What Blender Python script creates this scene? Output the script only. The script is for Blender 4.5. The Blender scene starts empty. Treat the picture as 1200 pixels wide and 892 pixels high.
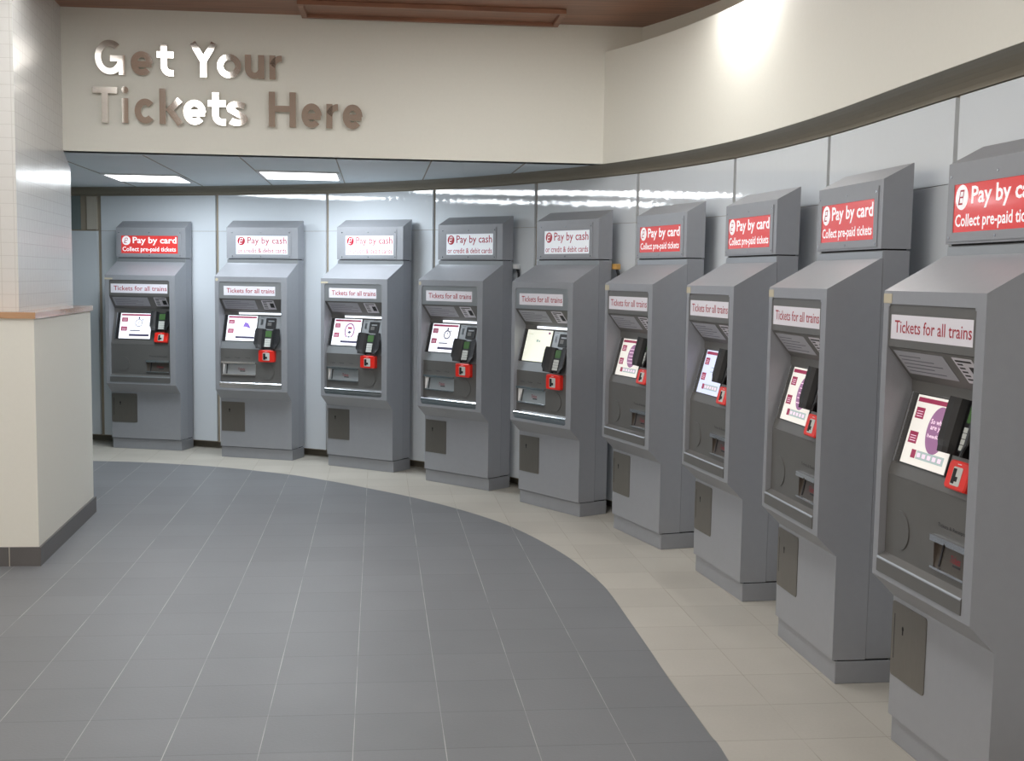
import bpy, bmesh, math, random
from mathutils import Vector, Matrix
random.seed(7)
PI = math.pi
C = bpy.context.scene.collection
scene = bpy.context.scene

# ------------------------------------------------------------------ camera, world, exposure
FPX, CX, CY, CAMZ = 1451.04, 604.43, 471.26, 1.507
cam_d = bpy.data.cameras.new('camera')
cam = bpy.data.objects.new('camera', cam_d)
C.objects.link(cam)
cam_d.sensor_width = 36.0
cam_d.lens = FPX / 1200 * 36
cam_d.shift_x = (600 - CX) / 1200
cam_d.shift_y = (CY - 446) / 1200
cam_d.clip_start = 0.05
R_ = ((0.99987913, 0.00154209, 0.01547053), (-0.0155472, 0.09917583, 0.99494846), (0.0, 0.99506873, -0.09918782))
m = Matrix.Identity(4)
for r in range(3):
    m[r][0] = R_[0][r]; m[r][1] = R_[1][r]; m[r][2] = -R_[2][r]
m.translation = Vector((0, 0, CAMZ))
cam.matrix_world = m
scene.camera = cam

scene.view_settings.view_transform = 'Standard'
scene.view_settings.look = 'None'
scene.view_settings.exposure = 0.42
scene.view_settings.gamma = 1.0
scene.view_settings.use_curve_mapping = False

world = bpy.data.worlds.new('world'); scene.world = world
world.use_nodes = True
world.node_tree.nodes['Background'].inputs[0].default_value = (1.0, 0.90, 0.77, 1)
world.node_tree.nodes['Background'].inputs[1].default_value = 1.0

L_SOFFIT = 14.0
L_HALL = 9.0
L_WASH = 6.0

def area(name, loc, sx, sy, power, col, rotz=0.0, parent=None, target=None, spread=PI):
    d = bpy.data.lights.new(name, 'AREA'); d.shape = 'RECTANGLE'; d.size = sx; d.size_y = sy
    d.energy = power; d.color = col; d.spread = spread
    o = bpy.data.objects.new(name, d); C.objects.link(o)
    o.location = loc
    if target is not None:
        o.rotation_euler = (Vector(target) - Vector(loc)).to_track_quat('-Z', 'Y').to_euler()
    else:
        o.rotation_euler = (0, 0, rotz)
    if parent: o.parent = parent
    return o

# ------------------------------------------------------------------ materials
def lin(c):
    return tuple(((v / 255) / 12.92 if v / 255 <= 0.04045 else (((v / 255) + 0.055) / 1.055) ** 2.4) for v in c)
MATS = {}
def mat(name, rgb, rough=0.5, metal=0.0, emit=0.0, noise=0.0, nscale=8.0, bump=0.0, bscale=30.0, coat=0.0, spec=None, stretch=None):
    if name in MATS: return MATS[name]
    mt = bpy.data.materials.new(name); mt.use_nodes = True
    nt = mt.node_tree; b = nt.nodes['Principled BSDF']
    c = lin(rgb)
    b.inputs['Base Color'].default_value = (*c, 1)
    b.inputs['Roughness'].default_value = rough
    b.inputs['Metallic'].default_value = metal
    if spec is not None: b.inputs['Specular IOR Level'].default_value = spec
    if coat: b.inputs['Coat Weight'].default_value = coat; b.inputs['Coat Roughness'].default_value = 0.08
    if emit:
        b.inputs['Emission Color'].default_value = (*c, 1); b.inputs['Emission Strength'].default_value = emit
    if noise or bump:
        tc = nt.nodes.new('ShaderNodeTexCoord'); src = tc.outputs['Object']
        if stretch:
            mp = nt.nodes.new('ShaderNodeMapping'); mp.inputs['Scale'].default_value = stretch
            nt.links.new(src, mp.inputs['Vector']); src = mp.outputs['Vector']
    if noise:
        n = nt.nodes.new('ShaderNodeTexNoise'); n.inputs['Scale'].default_value = nscale; n.inputs['Detail'].default_value = 6
        nt.links.new(src, n.inputs['Vector'])
        mx = nt.nodes.new('ShaderNodeMix'); mx.data_type = 'RGBA'
        mx.inputs['A'].default_value = (*[v * (1 - noise) for v in c], 1)
        mx.inputs['B'].default_value = (*[min(1, v * (1 + noise)) for v in c], 1)
        nt.links.new(n.outputs['Fac'], mx.inputs['Factor'])
        nt.links.new(mx.outputs['Result'], b.inputs['Base Color'])
    if bump:
        n2 = nt.nodes.new('ShaderNodeTexNoise'); n2.inputs['Scale'].default_value = bscale; n2.inputs['Detail'].default_value = 4
        nt.links.new(src, n2.inputs['Vector'])
        bp = nt.nodes.new('ShaderNodeBump'); bp.inputs['Strength'].default_value = bump; bp.inputs['Distance'].default_value = 0.01
        nt.links.new(n2.outputs['Fac'], bp.inputs['Height']); nt.links.new(bp.outputs['Normal'], b.inputs['Normal'])
    MATS[name] = mt
    return mt

GREY = mat('grey_metal_paint', (154, 157, 163), 0.38, 0.27, noise=0.04, nscale=25, bump=0.05, bscale=240)
GREY2 = mat('grey_metal_paint_lower', (150, 153, 159), 0.42, 0.28, noise=0.05, nscale=25, bump=0.05, bscale=240)
DGREY = mat('dark_grey_panel', (113, 112.5, 111), 0.40, 0.45, noise=0.05, nscale=15)
STEELP = mat('brushed_steel_panel', (176, 180, 184), 0.36, 0.75, noise=0.05, nscale=40, stretch=(1, 1, 12))
STEEL = mat('bright_steel', (205, 208, 212), 0.22, 1.0)
DOORM = mat('stainless_door', (128, 124, 118), 0.38, 0.8, noise=0.08, nscale=20, stretch=(8, 1, 1))
MIRROR = mat('polished_steel', (235, 228, 220), 0.05, 1.0)
CHROME = mat('chrome', (225, 227, 230), 0.28, 0.85, bump=0.15, bscale=30)
BLACK = mat('black_plastic', (24, 25, 28), 0.45)
BLACKG = mat('black_gap', (14, 14, 15), 0.7)
REDB = mat('red_plastic', (222, 40, 28), 0.4)
KEYS = mat('pale_keys', (190, 194, 190), 0.5)
LCD = mat('green_lcd', (66, 96, 58), 0.25, emit=0.12)
PAPER = mat('white_sticker', (222, 220, 228), 0.5)
PAPERG = mat('printed_notice', (170, 172, 180), 0.5)
INKG = mat('grey_ink', (110, 110, 120), 0.6)
INK = mat('dark_ink', (40, 40, 44), 0.6)
INKR = mat('maroon_ink', (165, 32, 52), 0.5)
TAPE = mat('beige_tape', (190, 182, 160), 0.7, noise=0.1)
SIGNR = mat('red_sign_face', (206, 62, 60), 0.25, emit=0.24, coat=0.25)
SIGNW = mat('white_sign_face', (225, 230, 238), 0.38, emit=0.22)
SIGNWT = mat('white_sign_lettering', (235, 232, 235), 0.3, emit=0.30)
SIGNRT = mat('maroon_sign_lettering', (160, 24, 46), 0.4, emit=0.12)
def em(name, rgb, s): return mat(name, rgb, 0.5, emit=s * (0.72 if s < 2 else 1))
SCRW = em('lit_screen_white', (236, 238, 246), 0.78)
SCRWD = em('lit_screen_dim_white', (215, 212, 206), 0.62)
SCRB = em('lit_screen_pale_blue', (200, 208, 232), 0.62)
SCRC = em('lit_screen_cream', (226, 228, 214), 0.72)
SMAR = em('lit_screen_maroon', (140, 36, 72), 0.5)
SPUR = em('lit_screen_purple', (120, 96, 176), 0.6)
SMAU = em('lit_screen_mauve', (140, 96, 134), 0.5)
SDRK = em('lit_screen_dark', (60, 58, 84), 0.4)
SGRN = em('lit_screen_sage', (160, 176, 176), 0.5)
SPNK = em('lit_screen_pink', (232, 205, 222), 0.6)
LAMP = em('lit_diffuser', (255, 255, 255), 5.0)
STRIPL = em('lit_strip', (235, 242, 250), 1.6)
WHITEP = mat('white_lamp_frame', (225, 228, 230), 0.5)
PANEL = mat('glossy_white_panel', (217, 224, 231), 0.025, 0.0, noise=0.015, nscale=3, bump=0.03, bscale=22, spec=0.6)
WALL = mat('cream_paint', (224, 223, 214), 0.65, noise=0.02, nscale=60)
SOFF = mat('soffit_board', (214, 224, 228), 0.6, noise=0.03, nscale=6)
TAUPE = mat('taupe_trim', (140, 134, 120), 0.5, noise=0.05, nscale=10)
DARKW = mat('recess_paint', (120, 132, 132), 0.7, noise=0.1, nscale=5)
KICK = mat('kick_board', (120, 116, 106), 0.7, noise=0.2, nscale=9)
LEDGE = mat('varnished_ledge', (176, 132, 92), 0.22, noise=0.12, nscale=14, stretch=(1, 12, 12), coat=0.6)
CONC = mat('hall_wall_paint', (190, 184, 172), 0.7)

def wood_mat():
    mt = bpy.data.materials.new('wood_ceiling'); mt.use_nodes = True; nt = mt.node_tree; b = nt.nodes['Principled BSDF']
    tc = nt.nodes.new('ShaderNodeTexCoord'); mp = nt.nodes.new('ShaderNodeMapping')
    mp.inputs['Rotation'].default_value = (0, 0, math.radians(-6)); mp.inputs['Scale'].default_value = (0.6, 9, 1)
    nt.links.new(tc.outputs['Object'], mp.inputs['Vector'])
    n = nt.nodes.new('ShaderNodeTexNoise'); n.inputs['Scale'].default_value = 4; n.inputs['Detail'].default_value = 8
    nt.links.new(mp.outputs['Vector'], n.inputs['Vector'])
    cr = nt.nodes.new('ShaderNodeValToRGB')
    cr.color_ramp.elements[0].position = 0.3; cr.color_ramp.elements[0].color = (*lin((122, 84, 66)), 1)
    cr.color_ramp.elements[1].position = 0.72; cr.color_ramp.elements[1].color = (*lin((160, 112, 86)), 1)
    nt.links.new(n.outputs['Fac'], cr.inputs['Fac']); nt.links.new(cr.outputs['Color'], b.inputs['Base Color'])
    b.inputs['Roughness'].default_value = 0.4
    return mt
WOOD = wood_mat()

def math_node(nt, op, a, b=None, c=None):
    n = nt.nodes.new('ShaderNodeMath'); n.operation = op
    for i, v in enumerate((a, b, c)):
        if v is None: continue
        if isinstance(v, (int, float)): n.inputs[i].default_value = v
        else: nt.links.new(v, n.inputs[i])
    return n.outputs[0]
def mixc(nt, fac, a, b):
    mx = nt.nodes.new('ShaderNodeMix'); mx.data_type = 'RGBA'
    for key, v in (('Factor', fac), ('A', a), ('B', b)):
        if isinstance(v, (int, float)): mx.inputs[key].default_value = v
        elif isinstance(v, tuple): mx.inputs[key].default_value = (*v, 1)
        else: nt.links.new(v, mx.inputs[key])
    return mx.outputs['Result']

def tile_floor(name, base, grout_u, grout_v, su, pu, sv, pv, wu, wv, var, rough, stain, umax):
    mt = bpy.data.materials.new(name); mt.use_nodes = True; nt = mt.node_tree; b = nt.nodes['Principled BSDF']
    tc = nt.nodes.new('ShaderNodeTexCoord'); sp = nt.nodes.new('ShaderNodeSeparateXYZ')
    nt.links.new(tc.outputs['Object'], sp.inputs[0]); X, Y = sp.outputs[0], sp.outputs[1]
    ca, sa = 0.99378, 0.11153
    u = math_node(nt, 'ADD', math_node(nt, 'MULTIPLY', X, ca), math_node(nt, 'MULTIPLY', Y, sa))
    v = math_node(nt, 'SUBTRACT', math_node(nt, 'MULTIPLY', Y, ca), math_node(nt, 'MULTIPLY', X, sa))
    un = math_node(nt, 'DIVIDE', math_node(nt, 'SUBTRACT', u, pu), su)
    vn = math_node(nt, 'DIVIDE', math_node(nt, 'SUBTRACT', v, pv), sv)
    def line(t, s, w):
        d = math_node(nt, 'ABSOLUTE', math_node(nt, 'SUBTRACT', t, math_node(nt, 'ROUND', t)))
        return math_node(nt, 'LESS_THAN', math_node(nt, 'MULTIPLY', d, s), w)
    lu, lv = math_node(nt, 'MULTIPLY', line(un, su, wu), math_node(nt, 'LESS_THAN', u, umax)), line(vn, sv, wv)
    cb = nt.nodes.new('ShaderNodeCombineXYZ')
    nt.links.new(math_node(nt, 'FLOOR', un), cb.inputs[0]); nt.links.new(math_node(nt, 'FLOOR', vn), cb.inputs[1])
    wn = nt.nodes.new('ShaderNodeTexWhiteNoise'); wn.noise_dimensions = '2D'; nt.links.new(cb.outputs[0], wn.inputs['Vector'])
    n1 = nt.nodes.new('ShaderNodeTexNoise'); n1.inputs['Scale'].default_value = 2.2; n1.inputs['Detail'].default_value = 7
    nt.links.new(tc.outputs['Object'], n1.inputs['Vector'])
    n2 = nt.nodes.new('ShaderNodeTexNoise'); n2.inputs['Scale'].default_value = 90; n2.inputs['Detail'].default_value = 3
    nt.links.new(tc.outputs['Object'], n2.inputs['Vector'])
    k = math_node(nt, 'ADD', math_node(nt, 'MULTIPLY', wn.outputs['Value'], var), math_node(nt, 'ADD', math_node(nt, 'MULTIPLY', n1.outputs['Fac'], stain), math_node(nt, 'MULTIPLY', n2.outputs['Fac'], 0.10)))
    k = math_node(nt, 'ADD', k, 1.0 - (var + stain + 0.10) / 2)
    vm = nt.nodes.new('ShaderNodeVectorMath'); vm.operation = 'SCALE'; vm.inputs[0].default_value = lin(base); nt.links.new(k, vm.inputs['Scale'])
    # grout is worn: fades in and out along its run
    n3 = nt.nodes.new('ShaderNodeTexNoise'); n3.inputs['Scale'].default_value = 3.5; n3.inputs['Detail'].default_value = 5
    nt.links.new(tc.outputs['Object'], n3.inputs['Vector'])
    wear = math_node(nt, 'MULTIPLY_ADD', n3.outputs['Fac'], 3.0, -0.85)
    wear.node.use_clamp = True
    c = mixc(nt, math_node(nt, 'MULTIPLY', lv, 0.7), vm.outputs[0], lin(grout_v))
    c = mixc(nt, math_node(nt, 'MULTIPLY', lu, wear), c, lin(grout_u))
    nt.links.new(c, b.inputs['Base Color'])
    b.inputs['Roughness'].default_value = rough
    bp = nt.nodes.new('ShaderNodeBump'); bp.inputs['Strength'].default_value = 0.15; bp.inputs['Distance'].default_value = 0.003
    nt.links.new(n2.outputs['Fac'], bp.inputs['Height']); nt.links.new(bp.outputs['Normal'], b.inputs['Normal'])
    return mt
FLOOR_G = tile_floor('grey_floor_tiles', (114, 116, 119), (176, 176, 174), (78, 78, 80), .2955, .2227, .335, .165, .0014, .0016, .08, .45, .26, 1.0)
FLOOR_B = tile_floor('beige_floor_tiles', (176, 172, 163), (150, 143, 130), (140, 133, 121), .2955, .2227, .335, .165, .002, .002, .09, .5, .24, 9.0)

def tile_wall(name, base, grout, s):
    mt = bpy.data.materials.new(name); mt.use_nodes = True; nt = mt.node_tree; b = nt.nodes['Principled BSDF']
    tc = nt.nodes.new('ShaderNodeTexCoord'); sp = nt.nodes.new('ShaderNodeSeparateXYZ')
    nt.links.new(tc.outputs['Object'], sp.inputs[0])
    d = 0.0
    masks = []
    for ax, ss, (ka, kb) in ((0, s, (.99378, .11153)), (1, s, (-.15, .9887)), (2, s, None)) if False else ():
        pass
    # the mosaic's columns follow the face: rotate into the pillar's own axes and use the larger-varying one
    geo = nt.nodes.new('ShaderNodeNewGeometry'); sn = nt.nodes.new('ShaderNodeSeparateXYZ'); nt.links.new(geo.outputs['Normal'], sn.inputs[0])
    isx = math_node(nt, 'GREATER_THAN', math_node(nt, 'ABSOLUTE', sn.outputs[0]), 0.5)
    h = math_node(nt, 'ADD', math_node(nt, 'MULTIPLY', isx, sp.outputs[1]), math_node(nt, 'MULTIPLY', math_node(nt, 'SUBTRACT', 1.0, isx), sp.outputs[0]))
    def line(t, w):
        tn = math_node(nt, 'DIVIDE', t, s)
        dd = math_node(nt, 'ABSOLUTE', math_node(nt, 'SUBTRACT', tn, math_node(nt, 'ROUND', tn)))
        return math_node(nt, 'LESS_THAN', math_node(nt, 'MULTIPLY', dd, s), w)
    ln = math_node(nt, 'MAXIMUM', line(h, .0016), line(sp.outputs[2], .0016))
    n1 = nt.nodes.new('ShaderNodeTexNoise'); n1.inputs['Scale'].default_value = 14; n1.inputs['Detail'].default_value = 2
    nt.links.new(tc.outputs['Object'], n1.inputs['Vector'])
    nt.links.new(mixc(nt, math_node(nt, 'MULTIPLY', ln, 0.32), lin(base), lin(grout)), b.inputs['Base Color'])
    b.inputs['Roughness'].default_value = 0.22
    bp = nt.nodes.new('ShaderNodeBump'); bp.inputs['Strength'].default_value = 0.35; bp.inputs['Distance'].default_value = 0.004
    nt.links.new(math_node(nt, 'SUBTRACT', n1.outputs['Fac'], ln), bp.inputs['Height']); nt.links.new(bp.outputs['Normal'], b.inputs['Normal'])
    return mt
MOSAIC = tile_wall('white_mosaic', (208, 207, 204), (160, 156, 150), .066)
SKIRT = mat('dark_skirting_tile', (92, 90, 90), 0.4, noise=0.12, nscale=12)

# ------------------------------------------------------------------ mesh helpers
def to_obj(name, bm, mats, parent=None, loc=None, rotz=None, smooth=False):
    bmesh.ops.recalc_face_normals(bm, faces=bm.faces) if not getattr(bm, 'keep', False) and name != '' else None
    me = bpy.data.meshes.new(name); bm.to_mesh(me); bm.free()
    for x in (mats if isinstance(mats, (list, tuple)) else [mats]): me.materials.append(x)
    if smooth:
        for p in me.polygons: p.use_smooth = True
    o = bpy.data.objects.new(name, me); C.objects.link(o)
    if loc: o.location = loc
    if rotz is not None: o.rotation_euler = (0, 0, rotz)
    if parent: o.parent = parent
    return o
def tag(o, label=None, cat=None, group=None, kind=None):
    if label: o['label'] = label
    if cat: o['category'] = cat
    if group: o['group'] = group
    if kind: o['kind'] = kind
    return o
def empty(name, loc=(0, 0, 0), rz=0.0):
    o = bpy.data.objects.new(name, None); C.objects.link(o); o.location = loc; o.rotation_euler = (0, 0, rz)
    o.empty_display_size = 0.1
    return o
def box(bm, x0, x1, y0, y1, z0, z1, M=None, mi=0, bev=0.0):
    vs = [bm.verts.new((x, y, z)) for x in (x0, x1) for y in (y0, y1) for z in (z0, z1)]
    fs = [bm.faces.new([vs[i] for i in q]) for q in ((0, 1, 3, 2), (4, 6, 7, 5), (0, 4, 5, 1), (2, 3, 7, 6), (0, 2, 6, 4), (1, 5, 7, 3))]
    for f in fs: f.material_index = mi
    if bev:
        es = list({e for f in fs for e in f.edges})
        r = bmesh.ops.bevel(bm, geom=es, offset=bev, segments=2, affect='EDGES', profile=0.5)
        vs = list({v for f in r['faces'] for v in f.verts} | {v for v in vs if v.is_valid})
        for f in r['faces']: f.material_index = mi
    if M is not None:
        for v in vs: v.co = M @ v.co
    return vs
def extrude_poly(bm, pts, fn, a, b, mi=0):
    """pts 2-D polygon; fn(p, t) -> 3-D; between t=a and t=b"""
    A = [bm.verts.new(fn(p, a)) for p in pts]; B = [bm.verts.new(fn(p, b)) for p in pts]
    fs = [bm.faces.new(A), bm.faces.new(B[::-1])]
    n = len(pts)
    for i in range(n): fs.append(bm.faces.new((A[i], A[(i + 1) % n], B[(i + 1) % n], B[i])))
    for f in fs: f.material_index = mi
    return fs
def bevel_all(bm, w, seg=2, angle=25):
    es = [e for e in bm.edges if len(e.link_faces) == 2 and e.calc_face_angle(0) > math.radians(angle)]
    bmesh.ops.bevel(bm, geom=es, offset=w, segments=seg, affect='EDGES', profile=0.5)
def rrect(w, h, r, n=4, cx=0, cy=0):
    out = []
    for k, (sx, sy) in enumerate(((1, 1), (-1, 1), (-1, -1), (1, -1))):
        for i in range(n + 1):
            a = PI / 2 * (k + i / n)
            out.append((cx + sx * (w / 2 - r) + r * math.cos(a), cy + sy * (h / 2 - r) + r * math.sin(a)))
    return out
def ell(rx, ry, n=28, cx=0, cy=0, a0=0, a1=2 * PI):
    return [(cx + rx * math.cos(a0 + (a1 - a0) * i / n), cy + ry * math.sin(a0 + (a1 - a0) * i / n)) for i in range(n)]
def plate(bm, M, pts, w0, w1, mi=0):
    """extruded outline on a local plane M (u, v, w)"""
    return extrude_poly(bm, pts, lambda p, t: M @ Vector((p[0], p[1], t)), w0, w1, mi)
def rect(x0, x1, y0, y1): return [(x0, y0), (x1, y0), (x1, y1), (x0, y1)]

def text_polys(s, bold=0.0):
    cu = bpy.data.curves.new('t', 'FONT'); cu.body = s; cu.size = 1.0; cu.offset = bold; cu.resolution_u = 2
    o = bpy.data.objects.new('t', cu); C.objects.link(o)
    dg = bpy.context.evaluated_depsgraph_get()
    me = bpy.data.meshes.new_from_object(o.evaluated_get(dg))
    bpy.data.objects.remove(o); bpy.data.curves.remove(cu)
    vs = [v.co.copy() for v in me.vertices]; fs = [list(p.vertices) for p in me.polygons]
    bpy.data.meshes.remove(me)
    return vs, fs
def text_on(bm, M, s, x0, x1, y0, y1, w, mi=0, bold=0.0):
    """lettering fitted to the rectangle, lying on plane M at height w"""
    vs, fs = text_polys(s, bold)
    ax, bx = min(v.x for v in vs), max(v.x for v in vs); ay, by = min(v.y for v in vs), max(v.y for v in vs)
    nv = [bm.verts.new(M @ Vector((x0 + (v.x - ax) / (bx - ax) * (x1 - x0), y0 + (v.y - ay) / (by - ay) * (y1 - y0), w))) for v in vs]
    for f in fs:
        try: bm.faces.new([nv[i] for i in f]).material_index = mi
        except ValueError: pass

# ------------------------------------------------------------------ plan of the curved wall
SEAM = [(-3.682, 10.977), (-2.568, 10.640), (-1.562, 10.202), (-0.648, 9.586), (0.120, 8.773), (0.743, 7.841), (1.168, 6.800), (1.405, 5.711), (1.549, 4.472), (1.690, 3.230), (1.80, 2.05), (1.90, 0.85), (2.0, -0.4)]
KN = [(-4.90, 11.31)] + SEAM + [(2.1, -1.6)]
def cr(p0, p1, p2, p3, t):
    return tuple(0.5 * ((2 * b) + (-a + c) * t + (2 * a - 5 * b + 4 * c - d) * t * t + (-a + 3 * b - 3 * c + d) * t ** 3) for a, b, c, d in zip(p0, p1, p2, p3))
def wall_pt(s):
    """s = seam index (0 at the leftmost seam); returns point and unit normal pointing into the hall"""
    s = max(0.0, min(len(SEAM) - 1.0001, s)); i = int(s)
    P = cr(KN[i], KN[i + 1], KN[i + 2], KN[min(i + 3, len(KN) - 1)], s - i)
    Q = cr(KN[i], KN[i + 1], KN[i + 2], KN[min(i + 3, len(KN) - 1)], s - i + 1e-3)
    t = Vector((Q[0] - P[0], Q[1] - P[1])).normalized()
    return Vector(P), Vector((t.y, -t.x)) * 1.0
def wp(s, off=0.0):
    if s < 0:
        p, n = wall_pt(0.0); d = Vector((-1.218, .333)).normalized(); p = p + d * (-s); n = Vector((-.2637, -.9646))
    else: p, n = wall_pt(s)
    # n must face the hall (towards smaller y / smaller x)
    if n.dot(Vector((-1.5, 4.5)) - p) < 0: n = -n
    return p + n * off
SMAX = 11.9
def srange(a, b, k): return [a + (b - a) * i / k for i in range(k + 1)]
def strip(bm, ss, prof, mi=0, close=True):
    """sweep a closed (offset, z) profile along the wall"""
    rows = [[bm.verts.new((*wp(s, o), z)) for o, z in prof] for s in ss]
    n = len(prof)
    for a, b in zip(rows, rows[1:]):
        for i in range(n if close else n - 1):
            bm.faces.new((a[i], a[(i + 1) % n], b[(i + 1) % n], b[i])).material_index = mi
    if close:
        bm.faces.new(rows[0]).material_index = mi; bm.faces.new(rows[-1][::-1]).material_index = mi

ZSOF = 2.243; ZC = 3.10
# ------------------------------------------------------------------ floor
EDGE = [(-7.0, 9.95), (-4.6, 9.9), (-3.39, 9.83), (-3.05, 9.81), (-2.71, 9.74), (-2.30, 9.61), (-1.94, 9.43), (-1.633, 9.25), (-1.295, 8.975), (-1.03, 8.73), (-0.704, 8.41), (-0.374, 8.01), (-0.123, 7.64), (0.035, 7.34), (0.201, 6.93), (0.327, 6.54), (0.435, 6.09), (0.478, 5.80), (0.523, 5.37), (0.567, 4.94), (0.601, 4.58), (0.637, 4.27), (0.666, 4.01), (0.691, 3.78), (0.74, 2.6), (0.76, 1.2), (0.8, -0.5), (0.82, -8.0)]
def smooth(pts, k=5):
    P = [pts[0]] + pts + [pts[-1]]; out = []
    for i in range(len(pts) - 1):
        for j in range(k): out.append(cr(P[i], P[i + 1], P[i + 2], P[i + 3], j / k))
    out.append(pts[-1]); return out
EDS = smooth(EDGE)
bm = bmesh.new()
f = bm.faces.new([bm.verts.new((x, y, 0)) for x, y in EDS] + [bm.verts.new((-7, -8, 0))])
bmesh.ops.triangulate(bm, faces=[f])
tag(to_obj('floor', bm, FLOOR_G), kind='structure')
bm = bmesh.new()
f = bm.faces.new([bm.verts.new((x, y, 0)) for x, y in EDS] + [bm.verts.new((4, -8, 0)), bm.verts.new((4, 13, 0)), bm.verts.new((-7, 13, 0))])
bmesh.ops.triangulate(bm, faces=[f])
tag(to_obj('floor', bm, FLOOR_B), kind='structure')
for nm in ('floor', 'floor.001'):
    me = bpy.data.objects[nm].data
    for p in me.polygons:
        if p.normal.z < 0: p.flip()
bm = bmesh.new(); box(bm, -7, 4, -8, 13, -0.12, -0.004)
tag(to_obj('floor', bm, CONC), kind='structure')

# ------------------------------------------------------------------ back wall, kick board, cove trim
ss = srange(-0.9, SMAX, 110)
bm = bmesh.new(); strip(bm, ss, [(-.020, .055), (-.020, 2.30), (-.16, 2.30), (-.16, .055)])
tag(to_obj('wall_back', bm, mat('seam_backing', (160, 150, 134), .6)), kind='structure')
bm = bmesh.new(); strip(bm, ss, [(-.085, 0), (-.085, .0545), (-.16, .0545), (-.16, 0)])
tag(to_obj('baseboard_back', bm, KICK), kind='structure')
prof = [(-.034, 2.178), (.0, 2.178)] + [(.105 - .105 * math.cos(a), 2.178 + .064 * math.sin(a)) for a in [PI / 2 * i / 6 for i in range(1, 7)]] + [(-.034, 2.242)]
bm = bmesh.new(); strip(bm, ss, prof)
tag(to_obj('trim_1', bm, TAUPE, smooth=False), kind='structure')

# ------------------------------------------------------------------ glossy panels between the seams
wherep = ['behind the leftmost ticket machine with the red header', 'behind the first white-header machine from the left', 'behind the second white-header machine from the left',
          'behind the third white-header machine from the left', 'behind the rightmost white-header machine', 'behind the first red-header machine right of the white ones',
          'behind the second red-header machine right of the white ones', 'behind the last machine shown whole at the right', 'behind the nearest machine cut by the right edge']
for i in range(11):
    g = 0.0135
    a, b = i + g, i + 1 - g
    root = empty('cladding_panel', (*wp(i + .5, 0), 0.065))
    inv = Matrix.Translation(-root.location)
    for nm, z0, z1 in (('lower_sheet', .065, 1.868), ('upper_sheet', 1.8705, 2.172)):
        bm = bmesh.new(); strip(bm, srange(a, b, 14), [(0, z0), (0, z1), (-.018, z1), (-.018, z0)])
        bm.transform(inv)
        o = to_obj(nm, bm, PANEL, root)
        for p in o.data.polygons: p.use_smooth = False
    lab = wherep[i] if i < 9 else 'beyond the right edge of the view, %s from the nearest machine' % ('first' if i == 9 else 'second')
    tag(root, 'glossy white wall panel ' + lab, 'wall panel', 'glossy white panels on the curved wall')
# shorter panel left of the first seam, with post
root = empty('cladding_panel', (*wp(-.45, .0), .065)); inv = Matrix.Translation(-root.location)
bm = bmesh.new(); strip(bm, srange(-.80, -.022, 6), [(0.005, .065), (0.005, 1.868), (-.018, 1.868), (-.018, .065)]); bm.transform(inv)
to_obj('lower_sheet', bm, PANEL, root)
tag(root, 'low blue-grey wall panel between the tiled pillar and the leftmost machine', 'wall panel')
bm = bmesh.new(); strip(bm, srange(-.13, -.03, 2), [(-.005, 1.88), (-.005, 2.17), (-.0195, 2.17), (-.0195, 1.88)])
tag(to_obj('trim_2', bm, CONC), kind='structure')
bm = bmesh.new(); strip(bm, srange(-.8, -.20, 4), [(-.012, 1.88), (-.012, 2.175), (-.0195, 2.175), (-.0195, 1.88)])
tag(to_obj('trim_3', bm, DARKW), kind='structure')
bm = bmesh.new(); box(bm, -4.75, -4.65, 7.9, 11.4, 0, 2.3)
tag(to_obj('wall_left', bm, DARKW), kind='structure')

# ------------------------------------------------------------------ bulkheads, soffit, ceiling
BA, BB = Vector((-2.788, 7.673)), Vector((0.605, 8.007))
bd = (BB - BA).normalized(); bn = Vector((bd.y, -bd.x))          # bn points to the hall
def bk(u, off=0.0): return BA + bd * u + bn * off
LB = (BB - BA).length
def quadbox(bm, P, Q, th, z0, z1, nrm):
    pts = [P, Q, Q - nrm * th, P - nrm * th]
    extrude_poly(bm, pts, lambda p, t: Vector((p[0], p[1], t)), z0, z1)
bm = bmesh.new(); quadbox(bm, bk(-2.0), bk(LB), .12, ZSOF, ZC + .04, bn); quadbox(bm, bk(LB), bk(LB + .35), .12, 2.92, ZC + .04, bn)
tag(to_obj('wall_bulkhead', bm, WALL), kind='structure')
# curved bulkhead over the machines
def find_s(y, off):
    a, b = 3.5, 11.9
    for _ in range(40):
        mid = (a + b) / 2
        if wp(mid, off).y > y: a = mid
        else: b = mid
    return a
s0 = find_s(8.0, .107)
bs = srange(s0, SMAX, 90)
bm = bmesh.new(); strip(bm, bs, [(.107, ZSOF), (.107, 2.94), (-.10, 2.94), (-.10, ZSOF)])
tag(to_obj('wall_right', bm, WALL), kind='structure')
bm = bmesh.new(); strip(bm, srange(s0 - .12, SMAX, 90), [(-.105, 2.94), (-.105, ZC + .04), (-.2, ZC + .04), (-.2, 2.94)])
tag(to_obj('wall_right_upper', bm, WALL), kind='structure')
# soffit
bm = bmesh.new()
sl = [wp(s, -.12) for s in srange(-.9, s0 + .4, 40)]
front = [bk(LB, -.02), bk(-2.0, -.02)]
pts = [(p.x, p.y) for p in sl] + [(p.x, p.y) for p in front]
extrude_poly(bm, pts, lambda p, t: Vector((p[0], p[1], t)), ZSOF, ZSOF + .05)
tag(to_obj('ceiling_soffit', bm, SOFF), kind='structure')
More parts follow.
